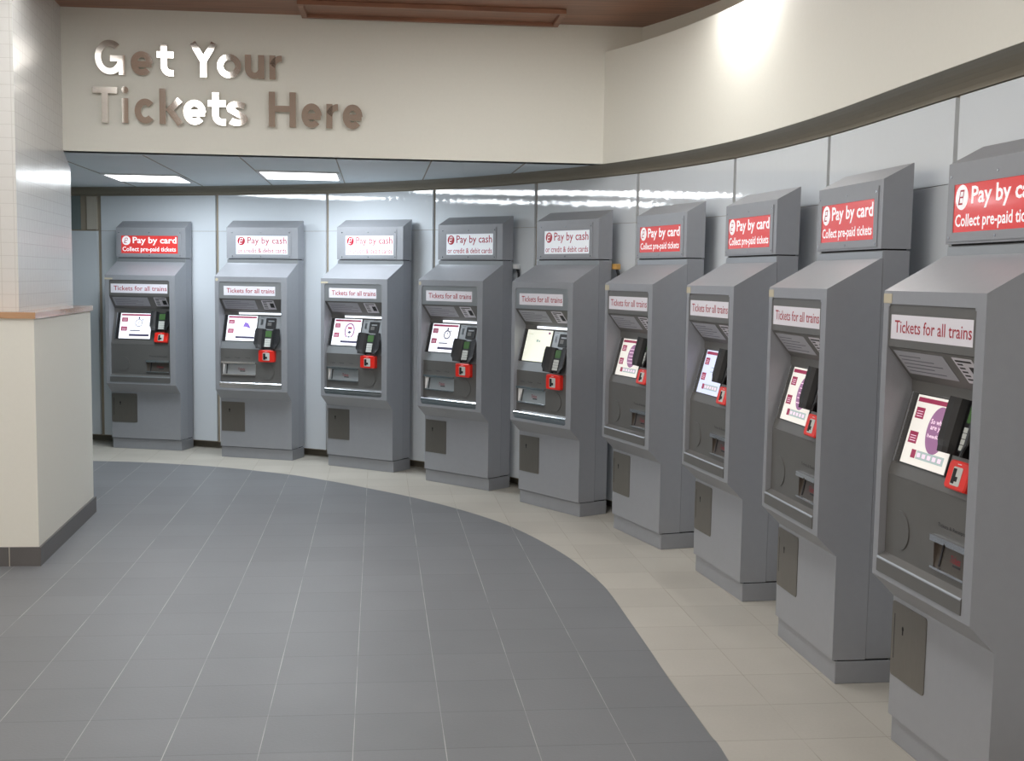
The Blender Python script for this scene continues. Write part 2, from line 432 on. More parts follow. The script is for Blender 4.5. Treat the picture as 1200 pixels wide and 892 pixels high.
# soffit board joints
def rotp(u, v): return Vector((.99378 * u - .11153 * v, .11153 * u + .99378 * v))
for k, (u, v0, v1) in enumerate(((-2.07, 8.2, 11.2), (-1.47, 8.1, 11.1), (-.87, 8.0, 10.75), (-.267, 8.0, 10.35), (.333, 7.95, 9.75), (.93, 7.95, 8.95))):
    bm = bmesh.new()
    P, Q = rotp(u, v0), rotp(u, v1); d = (Q - P).normalized(); nn = Vector((d.y, -d.x))
    extrude_poly(bm, [P + nn * .004, Q + nn * .004, Q - nn * .004, P - nn * .004], lambda p, t: Vector((p[0], p[1], t)), ZSOF - .003, ZSOF + .001)
    tag(to_obj('trim_%d' % (4 + k), bm, TAUPE), kind='structure')
# wooden ceiling
bm = bmesh.new(); box(bm, -7, 4, -2.2, 12.5, ZC, ZC + .06)
tag(to_obj('ceiling', bm, WOOD), kind='structure')
# far walls of the hall, behind and beside the camera
bm = bmesh.new(); box(bm, -7.1, -7, 6, 13, 0, ZC); tag(to_obj('wall_far_left', bm, CONC), kind='structure')

# wooden ceiling panel with raised frame
root = empty('ceiling_access_panel', (*bk(2.235, .24), ZC), math.atan2(bd.y, bd.x))
bm = bmesh.new()
w, h, t = .79, .20, .035
for q in ((-w, w, h - t, h), (-w, w, -h, -h + t), (-w, -w + t, -h + t, h - t), (w - t, w, -h + t, h - t)): box(bm, *q, -.028, 0, bev=.004)
to_obj('frame', bm, WOOD, root)
bm = bmesh.new(); box(bm, -w + t, w - t, -h + t, h - t, -.008, 0); to_obj('panel', bm, WOOD, root)
tag(root, 'long rectangular wooden panel with raised frame in the wooden ceiling above the steel lettering', 'ceiling panel')

# ------------------------------------------------------------------ ceiling lights
def ceiling_light(u0, u1, v0, v1, z, label, power, col, group, cat='ceiling light'):
    c = rotp((u0 + u1) / 2, (v0 + v1) / 2); a = math.atan2(.11153, .99378)
    root = empty('ceiling_light', (c.x, c.y, z), a); W, H = (u1 - u0) / 2, (v1 - v0) / 2
    bm = bmesh.new(); t = .02
    for q in ((-W, W, H - t, H), (-W, W, -H, -H + t), (-W, -W + t, -H + t, H - t), (W - t, W, -H + t, H - t)): box(bm, *q, -.012, 0)
    to_obj('frame', bm, WHITEP, root)
    bm = bmesh.new(); box(bm, -W + t, W - t, -H + t, H - t, -.007, -.001); to_obj('diffuser', bm, LAMP, root)
    area('lamp', (0, 0, -.016), 2 * W - .06, 2 * H - .06, power, col, parent=root)
    tag(root, label, cat, group)
cool = (.86, .94, 1.0); warm = (1.0, .985, .94)
ceiling_light(-2.06, -1.48, 9.64, 10.32, ZSOF, 'square recessed fluorescent light in the grey soffit, left of the two', L_SOFFIT, cool, 'fluorescent lights in the soffit')
ceiling_light(-.86, -.28, 9.02, 9.72, ZSOF, 'square recessed fluorescent light in the grey soffit, right of the two', L_SOFFIT, cool, 'fluorescent lights in the soffit')
def hall_light(x, y, w, l, label, power):
    root = empty('ceiling_light', (x, y, ZC), 0)
    bm = bmesh.new(); t = .03; W, H = w / 2, l / 2
    for q in ((-W, W, H - t, H), (-W, W, -H, -H + t), (-W, -W + t, -H + t, H - t), (W - t, W, -H + t, H - t)): box(bm, *q, -.03, 0)
    to_obj('frame', bm, WHITEP, root)
    bm = bmesh.new(); box(bm, -W + t, W - t, -H + t, H - t, -.02, -.001); to_obj('diffuser', bm, LAMP, root)
    area('lamp', (0, 0, -.035), w - .08, l - .08, power, warm, parent=root)
    tag(root, label, 'ceiling light', 'long fluorescent lights in the wooden ceiling')
hall_light(-2.11, 5.45, .56, 2.3, 'long ceiling light in the wooden ceiling nearest the steel lettering', L_HALL * .75)
hall_light(-2.11, 3.05, .56, 2.3, 'long ceiling light in the wooden ceiling, second in the row from the steel lettering', L_HALL * .4)
hall_light(0.1, 3.0, .42, 2.3, 'added long fill light in the wooden ceiling over the camera position', L_HALL * 0.78)  # added out of view to brighten the machine sides facing the camera
hall_light(-4.2, 2.4, .42, 2.3, 'added long fill light in the wooden ceiling left of the pillar', L_HALL * .35)  # unseen lamp, added for general light in the hall
hall_light(-0.15, 5.9, .42, 1.9, 'added long fill light in the wooden ceiling nearest the curved cream wall', L_HALL * 1.45)  # unseen fill, added to lift the dark panels behind the middle machines
# downlight washing the curved bulkhead
sw_ = find_s(6.45, .107)
p = wp(sw_, .23); tw = wp(sw_, .107); tt = (wp(sw_ + .05, .107) - wp(sw_ - .05, .107)).normalized()
root = empty('wall_washer_light', (p.x, p.y, ZC), math.atan2(tt.y, tt.x))
bm = bmesh.new(); box(bm, -.26, .26, -.035, .035, -.05, 0, bev=.006); to_obj('housing', bm, WHITEP, root)
bm = bmesh.new(); box(bm, -.24, .24, -.025, .025, -.054, -.0505); to_obj('diffuser', bm, LAMP, root)
area('lamp', (0, 0, -.06), .46, .05, L_WASH, (1.0, .98, .95), parent=root)
tag(root, 'slim linear light in the wooden ceiling washing the curved cream wall', 'ceiling light')

# ------------------------------------------------------------------ pillar
PC, PD = Vector((-2.437, 6.252)), Vector((-2.653, 7.708))
fdir = Vector((-1, -.11)).normalized()
def foot(c, d, L=2.2):
    a = c + fdir * L; b = d + fdir * L
    return [c, d, b, a]
bm = bmesh.new(); extrude_poly(bm, foot(PC, PD), lambda p, t: Vector((p[0], p[1], t)), 0, 1.268)
tag(to_obj('wall_pillar', bm, WALL), kind='structure')
sn = Vector((.989, .147))
PS, PSD = PC + sn * .012 + Vector((0, -.012)), PD + sn * .012 + Vector((0, .012))
bm = bmesh.new(); extrude_poly(bm, foot(PS, PSD), lambda p, t: Vector((p[0], p[1], t)), 0, .098)
tag(to_obj('baseboard_pillar', bm, SKIRT), kind='structure')
for k, q in enumerate((PS + fdir * .155 + Vector((0, -.0015)),)):
    bm = bmesh.new(); box(bm, q.x - .0015, q.x + .0015, q.y - .001, q.y + .004, 0, .099)
    tag(to_obj('trim_12', bm, CONC), kind='structure')
bm = bmesh.new()
extrude_poly(bm, foot(PC + sn * .012 + Vector((0, -.012)), PD + sn * .012 + Vector((0, .012))), lambda p, t: Vector((p[0], p[1], t)), 1.268, 1.300)
bevel_all(bm, .009, 3)
tag(to_obj('trim_13', bm, LEDGE), kind='structure')
# tiled upper shaft; its far top corner is cut back under the bulkhead
TC_, TM, TD = Vector((-2.559, 6.374)), Vector((-2.788, 7.673)), Vector((-2.829, 7.905))
bm = bmesh.new()
extrude_poly(bm, foot(TC_, TM), lambda p, t: Vector((p[0], p[1], t)), 1.3, 3.11)
sd = (TD - TM)
for_pts = [(0, 1.3), (1, 1.3), (1, 2.155), (0, 2.243)]
A = [bm.verts.new((*(TM + sd * a), z)) for a, z in for_pts]; B = [bm.verts.new((*(TM + sd * a + fdir * 2.2), z)) for a, z in for_pts]
bm.faces.new(A[::-1]); bm.faces.new(B)
for i in range(4): bm.faces.new((A[i], A[(i + 1) % 4], B[(i + 1) % 4], B[i]))
tag(to_obj('wall_pillar_upper', bm, MOSAIC), kind='structure')

# ------------------------------------------------------------------ steel lettering on the bulkhead
def ribbon(bm, M, pts, w, d0, d1, closed=False):
    n = len(pts); P = [Vector(p) for p in pts]; Ls, Rs = [], []
    for i in range(n):
        if closed: a, b = P[i - 1], P[(i + 1) % n]; d1_ = (P[i] - a).normalized(); d2_ = (b - P[i]).normalized()
        else:
            d1_ = (P[i] - P[i - 1]).normalized() if i else (P[1] - P[0]).normalized()
            d2_ = (P[i + 1] - P[i]).normalized() if i < n - 1 else d1_
        t = (d1_ + d2_).normalized(); nn = Vector((-t.y, t.x)); c = max(.4, nn.dot(Vector((-d1_.y, d1_.x))))
        Ls.append(P[i] + nn * w / 2 / c); Rs.append(P[i] - nn * w / 2 / c)
    rows = []
    for l, r in zip(Ls, Rs): rows.append([bm.verts.new(M @ Vector((q.x, q.y, d))) for q, d in ((l, d1), (r, d1), (r, d0), (l, d0))])
    rng = range(n if closed else n - 1)
    for i in rng:
        a, b = rows[i], rows[(i + 1) % n]
        for j in range(4): bm.faces.new((a[j], a[(j + 1) % 4], b[(j + 1) % 4], b[j]))
    if not closed: bm.faces.new(rows[0][::-1]); bm.faces.new(rows[-1])
W_ = .178
def arc(cx, cy, rx, ry, a0, a1, n=18): return [(cx + rx * math.cos(math.radians(a0 + (a1 - a0) * i / n)), cy + ry * math.sin(math.radians(a0 + (a1 - a0) * i / n))) for i in range(n + 1)]
hw = W_ / 2
def strokes(ch, W):
    x1 = W - hw; xh = .70
    if ch == 'G': return [(arc(W / 2 - .01, .5, W / 2 - hw, .41, 48, 355, 30), 0), ([(W * .5, .47), (W - hw, .47), (W - hw, 0)], 0)]
    if ch == 'e': return [(arc(W / 2, xh / 2, W / 2 - hw, xh / 2 - hw, -8 + 8, 318, 28), 0), ([(hw, xh / 2 - .02), (W - .03, xh / 2 - .02)], 0)]
    if ch == 't': return [([(W * .42, .93), (W * .42, .28)] + arc(W * .42 + .2, .28, .2, .28 - hw, 180, 270, 6)[1:] + [(W - .0, hw)], 0), ([(0, .62), (W, .62)], 0)]
    if ch == 'Y': return [([(hw * .95, 1), (W / 2, .47), (W / 2, 0)], 0), ([(W - hw * .95, 1), (W / 2, .47)], 0)]
    if ch == 'o': return [(arc(W / 2, xh / 2, W / 2 - hw, xh / 2 - hw, 0, 360 - 14, 26), 1)]
    if ch == 'u': return [([(hw, xh), (hw, .3)] + arc(W / 2 - .0, .3, W / 2 - hw, .3 - hw, 180, 360, 12)[1:-1] + [(x1, .3), (x1, xh)], 0), ([(x1, xh), (x1, 0)], 0)]
    if ch == 'r': return [([(hw, 0), (hw, xh)], 0), ([(hw, .40)] + arc(W * .95, .36, W * .95 - hw, .34 - hw, 170, 88, 8), 0)]
    if ch == 'T': return [([(0, 1 - hw), (W, 1 - hw)], 0), ([(W / 2, 1 - hw), (W / 2, 0)], 0)]
    if ch == 'i': return [([(W / 2, 0), (W / 2, xh)], 0), (arc(W / 2, .93, .045, .045, 0, 330, 11), 2)]
    if ch == 'c': return [(arc(W / 2 + .02, xh / 2, W / 2 - hw, xh / 2 - hw, 42, 318, 24), 0)]
    if ch == 'k': return [([(hw, 0), (hw, 1)], 0), ([(W - .06, xh), (W * .36, .34)], 0), ([(W * .46, .40), (W - .05, 0)], 0)]
    if ch == 's':
        return [([(W - .08, .56)] + arc(W / 2, .50, W / 2 - hw, .20 - hw, 50, 200, 10) + arc(W / 2, .20, W / 2 - hw, .20 - hw, 60, -150, 12), 0)]
    if ch == 'H': return [([(hw, 0), (hw, 1)], 0), ([(x1, 0), (x1, 1)], 0), ([(hw, .52), (x1, .52)], 0)]
root = empty('sign_lettering', (*bk(.9, .0), 2.66), math.atan2(bd.y, bd.x))
u_of = lambda px: ((-2.605 + (px - 109) * .0051392) - BA.x) / bd.x - .9
def union(b1, b2):
    a = to_obj('a', b1, MIRROR); b = to_obj('b', b2, MIRROR)
    md = a.modifiers.new('x', 'BOOLEAN'); md.operation = 'UNION'; md.object = b; md.solver = 'EXACT'
    dg = bpy.context.evaluated_depsgraph_get(); dg.update()
    me = bpy.data.meshes.new_from_object(a.evaluated_get(dg))
    bpy.data.objects.remove(a); bpy.data.objects.remove(b)
    out = bmesh.new(); out.from_mesh(me); bpy.data.meshes.remove(me); return out
LET = [('G', 113.5, 147.2, 0), ('e', 154.1, 179.3, 0), ('t', 184.3, 203.4, 0), ('Y', 222.1, 253.7, 0), ('o', 253.9, 281.8, 0), ('u', 286.2, 308.8, 0), ('r', 314.8, 329.8, 0),
       ('T', 109.2, 138, 1), ('i', 142.9, 150.7, 1), ('c', 156.9, 181.4, 1), ('k', 186.4, 212.6, 1), ('e', 214, 240.2, 1), ('t', 243, 263.6, 1), ('s', 264.8, 288.8, 1), ('H', 314, 345.8, 1), ('e', 352.5, 376.3, 1), ('r', 381.8, 396.2, 1), ('e', 401.3, 425, 1)]
for ch, a, b, ln in LET:
    u0, u1 = u_of(a), u_of(b); z0, z1 = ((2.702, 2.908), (2.415, 2.628))[ln]; S = z1 - z0
    M = Matrix.Translation((u0, 0, z0 - 2.66)) @ Matrix(((S, 0, 0, 0), (0, 0, -1, 0), (0, S, 0, 0), (0, 0, 0, 1)))
    bm = None
    for pts, cl in strokes(ch, (u1 - u0) / S):
        b2 = bmesh.new(); ribbon(b2, M, pts, .10 if cl == 2 else W_, .012, .032, closed=bool(cl))
        bmesh.ops.recalc_face_normals(b2, faces=b2.faces)
        bm = b2 if bm is None else union(bm, b2)
    # stand-off studs
    xs = (u1 - u0) / 2
    for zz in ((.5,) if ch not in 'eocGsu' else (.04 * 2,)):
        Mx = M @ Matrix.Translation((((u1 - u0) / S) * (.5 if ch in 'iTYeocGsu' else .12 if ch != 't' else .42), zz, 0))
        plate(bm, Mx, ell(.03, .03, 8), 0.0, .013)
    to_obj('letter', bm, MIRROR, root)
tag(root, 'polished steel raised lettering reading Get Your Tickets Here on the cream bulkhead', 'sign')

# ------------------------------------------------------------------ ticket machines
HW = .321
def prof_x(bm, pts, x0, x1): return extrude_poly(bm, pts, lambda p, t: Vector((t, p[0], p[1])), x0, x1)
def bake_boolean(bm, cut_bm):
    a = to_obj('a', bm, GREY); b = to_obj('b', cut_bm, GREY)
    md = a.modifiers.new('x', 'BOOLEAN'); md.operation = 'DIFFERENCE'; md.object = b; md.solver = 'EXACT'
    dg = bpy.context.evaluated_depsgraph_get(); dg.update()
    me = bpy.data.meshes.new_from_object(a.evaluated_get(dg))
    bpy.data.objects.remove(a); bpy.data.objects.remove(b)
    out = bmesh.new(); out.from_mesh(me); bpy.data.meshes.remove(me); return out

def PM(origin, up):
    """plane frame: u = +x, v = up vector in yz, w = outward (towards the user)"""
    v = Vector((0, up[0], up[1])).normalized(); u = Vector((1, 0, 0)); w = u.cross(v)
    return Matrix(((u.x, v.x, w.x, origin[0]), (u.y, v.y, w.y, origin[1]), (u.z, v.z, w.z, origin[2]), (0, 0, 0, 1)))
FRONT = PM((0, -.313, 0), (0, 1))          # v equals z
LOW = PM((0, -.29, 0), (0, 1))
HEAD = PM((0, -.114, 0), (0, 1))
DOORP = PM((0, -.235, 0), (0, 1))
ST, SB = Vector((0, -.22, 1.176)), Vector((0, -.29, .905))
SCR = PM((0, SB.y, SB.z), (ST.y - SB.y, ST.z - SB.z)); SL = (ST - SB).length
vz = lambda z: (z - .905) / (1.176 - .905) * SL
CANT, CANB = Vector((0, -.308, 1.310)), Vector((0, -.223, 1.205))
CANO = PM((0, CANB.y, CANB.z), (CANT.y - CANB.y, CANT.z - CANB.z)); CL = (CANT - CANB).length
OX0, OX1 = -.285, .270

def build_parts(card):
    P = []                                       # (name, bmesh, mats, parent index or None, label)
    def add(name, bm, mats, par=None, label=None): P.append((name, bm, mats, par, label)); return len(P) - 1
    # housing
    bm = bmesh.new()
    prof_x(bm, [(-.105, .092), (-.235, .092), (-.235, .49), (-.313, .567), (-.313, 1.487), (-.114, 1.601), (-.105, 1.601)], -HW, HW)
    bevel_all(bm, .007, 3)
    cut = bmesh.new(); box(cut, OX0, OX1, -.40, -.19, .585, 1.446)
    # soften the opening's vertical corners
    es = [e for e in cut.edges if abs(e.verts[0].co.y - e.verts[1].co.y) > .1]
    bmesh.ops.bevel(cut, geom=es, offset=.008, segments=3, affect='EDGES')
    h = add('housing', bake_boolean(bm, cut), GREY)
    bm = bmesh.new(); box(bm, -HW + .0015, HW - .0015, -.1035, -.0, .0935, 1.632, bev=.003)
    add('rear_cabinet', bm, GREY2)
    bm = bmesh.new(); box(bm, -HW + .002, HW - .002, -.108, -.1036, 1.6015, 1.628); add('neck_strip', bm, STEELP)
    bm = bmesh.new(); box(bm, -HW, HW, -.222, .0, 0, .0870, bev=.003); add('plinth', bm, GREY2)
    bm = bmesh.new(); box(bm, -HW + .008, HW - .008, -.21, -.01, .0871, .0918); add('plinth_gap', bm, BLACKG)
    # header
    bm = bmesh.new(); prof_x(bm, [(0, 1.6375), (-.114, 1.6375), (-.114, 1.89), (-.003, 1.95), (0, 1.95)], -HW, HW); bevel_all(bm, .006, 3)
    add('header_box', bm, GREY)
    bm = bmesh.new(); box(bm, -HW + .012, HW - .012, -.10, -.01, 1.6325, 1.6374); add('header_gap', bm, BLACKG)
    x0, x1 = (-.305, .285) if card else (-.279, .261)
    bm = bmesh.new()
    sx0, sx1 = (-.274, .252) if card else (-.234, .233)
    sz0, sz1 = 1.673, 1.823
    z0, z1 = 1.645, 1.868
    for q in ((x0, x1, z0, sz0), (x0, x1, sz1, z1), (x0, sx0, sz0, sz1), (sx1, x1, sz0, sz1)): plate(bm, HEAD, rect(*q), 0, .004)
    cp = add('header_cover_plate', bm, GREY)
    for x in (x0 + .012, (x0 + x1) / 2, x1 - .012):
        for z in (z0 + .012, z1 - .02):
            b2 = bmesh.new(); plate(b2, HEAD, ell(.0042, .0042, 10, x, z), .004, .0065); add('screw', b2, STEEL, cp)
    bm = bmesh.new(); plate(bm, HEAD, rect(sx0, sx1, sz0, sz1), 0.0002, .0015)
    sg = add('header_sign', bm, SIGNR if card else SIGNW, None, 'red illuminated header sign' if card else 'white illuminated header sign')
    bm = bmesh.new(); w = .0019
    sw = sx1 - sx0
    if card:
        T, B_ = 0, 1
        plate(bm, HEAD, ell(.039, .039, 28, sx0 + .048, 1.781), .0015, w, 0)
        text_on(bm, HEAD, 'Pay by card', sx0 + .108, sx1 - .012, 1.742, 1.812, w, 0, .022)
        text_on(bm, HEAD, 'Collect pre-paid tickets', sx0 + .012, sx1 - .018, 1.678, 1.729, w, 0, .018)
        mats = [SIGNWT, SIGNRT, SDRK]; ic, ib = 1, 0
    else:
        plate(bm, HEAD, ell(.034, .034, 28, sx0 + .048, 1.780), .0015, w, 0)
        text_on(bm, HEAD, 'Pay by cash', sx0 + .104, sx1 - .012, 1.742, 1.812, w, 0, .006)
        text_on(bm, HEAD, 'or credit & debit cards', sx0 + .014, sx1 - .012, 1.684, 1.722, w, 0, .004)
        mats = [SIGNRT, SIGNWT, SIGNRT]; ic, ib = 1, 0
    cx, cy = sx0 + .048, 1.781
    def par(x, y, ww, hh, sk): return [(cx + x - ww / 2 - sk, cy + y - hh / 2), (cx + x + ww / 2 - sk, cy + y - hh / 2), (cx + x + ww / 2 + sk, cy + y + hh / 2), (cx + x - ww / 2 + sk, cy + y + hh / 2)]
    plate(bm, HEAD, par(-.003, 0, .026, .046, .006), w, w + .0003, ic)
    plate(bm, HEAD, par(.000, .010, .017, .015, .002), w + .0003, w + .0006, ib)
    plate(bm, HEAD, par(-.002, -.010, .017, .015, .002), w + .0003, w + .0006, ib)
    add('sign_lettering', bm, mats, sg)
    # fascia with sticker
    bm = bmesh.new(); plate(bm, FRONT, rect(OX0 + .0008, OX1 - .0008, 1.312, 1.4455), -.02, -.004); fa = add('fascia', bm, DGREY if card else STEELP)
    if card: a0, a1, b0, b1 = -.268, .251, 1.337, 1.413
    else: a0, a1, b0, b1 = -.242, .216, 1.338, 1.412
    bm = bmesh.new(); plate(bm, FRONT, rect(a0, a1, b0, b1), -.0039, -.003)
    fs = add('fascia_sticker', bm, PAPER)
    bm = bmesh.new(); text_on(bm, FRONT, 'Tickets for all trains', a0 + .027, a1 - .006, b0 + .02, b1 - .017, -.0026, 0, .006)
    add('sticker_lettering', bm, INKR, fs)
    # canopy
    bm = bmesh.new(); plate(bm, CANO, rect(OX0 + .0008, OX1 - .0008, 0, CL), -.012, 0)
    box(bm, OX0 + .0008, OX1 - .0008, -.223, -.213, 1.172, 1.2055)
    add('canopy', bm, DGREY)
    bm = bmesh.new(); plate(bm, CANO, rect(-.262, .03 if not card else .062, .030, CL - .012), 0.0002, .0012); n1 = add('printed_notice', bm, PAPERG)
    bm = bmesh.new()
    for k in range(5): plate(bm, CANO, rect(-.245, (.0, -.06, .01, -.03, -.1)[k], .042 + k * .015, .0455 + k * .015), .0012, .0015)
    add('notice_print', bm, INKG, n1)
    q0, q1 = (.118, .232) if card else (.086, .196)
    bm = bmesh.new(); plate(bm, CANO, rect(q0, q1, .030, CL - .010), .0002, .0012); n2 = add('safety_notice', bm, PAPER)
    bm = bmesh.new(); cxn = (q0 + q1) / 2 + .012
    plate(bm, CANO, rect(cxn, cxn + .034, .05, .095), .0012, .0016)
    for k in range(5): plate(bm, CANO, rect(q0 + .01, q0 + .042, .042 + k * .014, .048 + k * .014), .0012, .0015)
    plate(bm, CANO, rect(q0 + .01, q1 - .012, .110, .117), .0012, .0015)
    add('notice_print', bm, INK, n2)
    # sloping control panel and vertical lower panel
    bm = bmesh.new(); plate(bm, SCR, rect(OX0 + .0008, OX1 - .0008, 0, SL), -.01, 0)
    cpn = add('control_panel', bm, DGREY if card else STEELP)
    bm = bmesh.new()
    if card: tx0, tx1, tz0, tz1 = .045, .248, .675, .768
    else: tx0, tx1, tz0, tz1 = -.266, .030, .694, .795
    for q in ((OX0 + .0008, OX1 - .0008, .62, tz0), (OX0 + .0008, OX1 - .0008, tz1, .9045), (OX0 + .0008, tx0, tz0, tz1), (tx1, OX1 - .0008, tz0, tz1)): plate(bm, LOW, rect(*q), -.01, 0)
    add('lower_panel', bm, DGREY)
    # display
    dx0, dx1, dz0, dz1 = (-.220, .070, .950, 1.163) if card else (-.248, .020, .968, 1.172)
    v0, v1 = vz(dz0), vz(dz1)
    bm = bmesh.new(); plate(bm, SCR, rect(dx0 - .030, dx1 + .006, v0 - .004, v1 + .003), 0, .004, 0)
    plate(bm, SCR, rect(dx0 - .034, dx0 - .026, v0 - .004, v1 + .004), .0, .012, 1)
    dsp = add('display', bm, [BLACK, STEEL])
    P.append(('SCREEN', (dx0, dx1, v0, v1), None, dsp, None))
    # tray
    bm = bmesh.new(); cxm = (tx0 + tx1) / 2
    prof_x(bm, [(-.288, tz0), (-.284, tz0), (-.265, tz1), (-.269, tz1)], tx0, tx1)
    box(bm, tx0, tx0 + .003, -.29, -.268, tz0, tz1, mi=0); box(bm, tx1 - .003, tx1, -.29, -.268, tz0, tz1, mi=0)
    tr = add('ticket_tray', bm, [mat('dark_tray_steel', (112, 106, 100), .3, .7) if card else CHROME])
    b2 = bmesh.new()
    if card:
        n = (tx0 + tx1) / 2 - .01
        plate(b2, LOW, [(tx0 - .004, tz1 - .014), (n - .012, tz1 - .014), (n - .005, tz1 - .007), (n + .005, tz1 - .014), (tx1 + .004, tz1 - .014), (tx1 + .004, tz1 + .004), (tx0 - .004, tz1 + .004)], .0002, .012)
    else: plate(b2, LOW, rect(tx0 - .004, tx1 + .004, tz1 - .010, tz1 + .004), .0002, .016)
    add('tray_hood', b2, STEEL, tr)
    b2 = bmesh.new(); plate(b2, LOW, rect(tx0 - .002, tx1 + .002, tz0 - .004, tz0 + .003), .0002, .010); add('tray_lip', b2, STEEL, tr)
    b2 = bmesh.new(); zc = (tz0 + tz1) / 2
    zf = tz1 - tz0; TRB = PM((0, -.288, tz0), (.019, zf)) @ Matrix.Translation((0, -tz0, 0))
    plate(b2, TRB, rect(tx0 + .03, tx0 + .038, tz0 + .006, tz1 - .016), .0005, .003, 0)
    text_on(b2, TRB, 'Tickets', cxm - .015, cxm + .045, zc - .014, zc + .006, .001, 1, .0)
    plate(b2, TRB, rect(cxm + .005, cxm + .05, zc - .024, zc - .018), .0004, .001, 0)
    add('tray_label', b2, [INK, INKR], tr)
    bm = bmesh.new()
    if card: text_on(bm, LOW, 'Tickets & Receipts', tx0 + .022, tx0 + .185, .797, .812, .0006, 0, .0)
    else:
        for s_, a_x in (('Coins', -.245), ('Tickets', -.155), ('Change', -.062)): text_on(bm, LOW, s_, a_x, a_x + .045, .827, .836, .0006, 0, .0)
    add('panel_lettering', bm, INK)
    # round cover
    cc = (-.177, .737) if card else (.134, .724)
    bm = bmesh.new(); plate(bm, LOW, ell(.062, .062, 40, *cc), .0001, .0035); add('round_cover', bm, DGREY)
    # bottom ledge
    bm = bmesh.new()
    if card:
        prof_x(bm, [(-.289, .5855), (-.289, .648), (-.314, .634), (-.3165, .628), (-.3165, .5855)], OX0 + .0008, OX1 - .0008); add('ledge', bm, DGREY)
        bm = bmesh.new(); prof_x(bm, [(-.3168, .6265), (-.3168, .6295), (-.3145, .6345), (-.3138, .633)], OX0 + .001, OX1 - .001); add('ledge_edge', bm, STEELP)
    else:
        prof_x(bm, [(-.289, .5855), (-.289, .640), (-.312, .632), (-.318, .626), (-.318, .610), (-.311, .606), (-.311, .5855)], OX0 + .0008, OX1 - .0008); add('ledge', bm, STEEL, None, 'bright steel ledge')
    # card reader and PIN pad
    dv = 0.0 if card else -.108
    cx = .172 if card else .142
    Mr = SCR @ Matrix.Translation((cx, vz(1.093 + dv), 0))
    bm = bmesh.new()
    plate(bm, Mr, rrect(.088, .150, .010), .0005, .016); plate(bm, Mr, rrect(.074, .142, .008), .016, .022)
    pp = add('pin_pad', bm, BLACK)
    bm = bmesh.new(); plate(bm, Mr, rrect(.054, .050, .004, 3, 0, .042), .022, .0232); add('pin_pad_screen', bm, LCD, pp)
    bm = bmesh.new()
    for i in range(3):
        for j in range(4): plate(bm, Mr, rrect(.0165, .0155, .002, 2, (i - 1) * .0175, -.004 - j * .0175), .022, .0255)
    add('keypad', bm, KEYS, pp)
    for s in (-1, 1):
        bm = bmesh.new()
        # curved privacy wing, profile in (u, w), outline rounded along v
        U = [(.033, .004), (.038, .022), (.052, .036), (.078, .046), (.108, .052)] if not card else [(.033, .004), (.036, .028), (.044, .048), (.060, .060), (.084, .066)]
        nV = 9; rows = []
        for j in range(nV + 1):
            t = j / nV; v = -.082 + .164 * t
            k = 1 - .42 * max(0, (abs(t - .55) - .30) / .45) ** 1.3
            if t < .12: k *= .84
            rows.append([(s * (U[0][0] + (u - U[0][0]) * k), v, w) for u, w in U])
        vs_o = [[bm.verts.new(Mr @ Vector(p)) for p in r] for r in rows]
        vs_i = [[bm.verts.new(Mr @ Vector((p[0] + s * .0035, p[1], p[2] - .0045))) for p in r] for r in rows]
        for j in range(nV):
            for i in range(4):
                bm.faces.new((vs_o[j][i], vs_o[j][i + 1], vs_o[j + 1][i + 1], vs_o[j + 1][i]))
                bm.faces.new((vs_i[j][i], vs_i[j + 1][i], vs_i[j + 1][i + 1], vs_i[j][i + 1]))
            bm.faces.new((vs_o[j][4], vs_i[j][4], vs_i[j + 1][4], vs_o[j + 1][4])); bm.faces.new((vs_o[j][0], vs_o[j + 1][0], vs_i[j + 1][0], vs_i[j][0]))
        for i in range(4):
            bm.faces.new((vs_o[0][i], vs_i[0][i], vs_i[0][i + 1], vs_o[0][i + 1])); bm.faces.new((vs_o[nV][i], vs_o[nV][i + 1], vs_i[nV][i + 1], vs_i[nV][i]))
        add('privacy_shield', bm, BLACK, pp)
    Mc = (SCR @ Matrix.Translation((cx + .008, vz(.962), 0)) @ Matrix.Diagonal((.86, .88, .8, 1))) if card else (LOW @ Matrix.Translation((cx - .002, .853, 0)))
    bm = bmesh.new()
    pts = rrect(.142, .096, .012, 4)
    A0 = [bm.verts.new(Mc @ Vector((p[0], p[1], .0005))) for p in pts]; A1 = [bm.verts.new(Mc @ Vector((p[0], p[1], .026))) for p in pts]
    A2 = [bm.verts.new(Mc @ Vector((p[0] * .93, p[1] * .90, .031))) for p in pts]
    n = len(pts)
    for a, b in ((A0, A1), (A1, A2)):
        for i in range(n): bm.faces.new((a[i], a[(i + 1) % n], b[(i + 1) % n], b[i]))
    bm.faces.new(A0[::-1]); bm.faces.new(A2)
    cr_ = add('card_reader', bm, REDB, None, 'red card reader surround')
    bm = bmesh.new(); plate(bm, Mc, rrect(.060, .062, .006, 3, 0, -.003), .0312, .0325, 0); plate(bm, Mc, rect(-.026, -.006, -.028, .022), .0325, .034, 1)
    plate(bm, Mc, rect(-.006, .010, -.020, -.004), .0325, .0335, 1)
    plate(bm, Mc, rect(-.012, .012, .036, .0385), .0312, .0318, 2)
    add('card_slot', bm, [KEYS, BLACKG, PAPER], cr_)
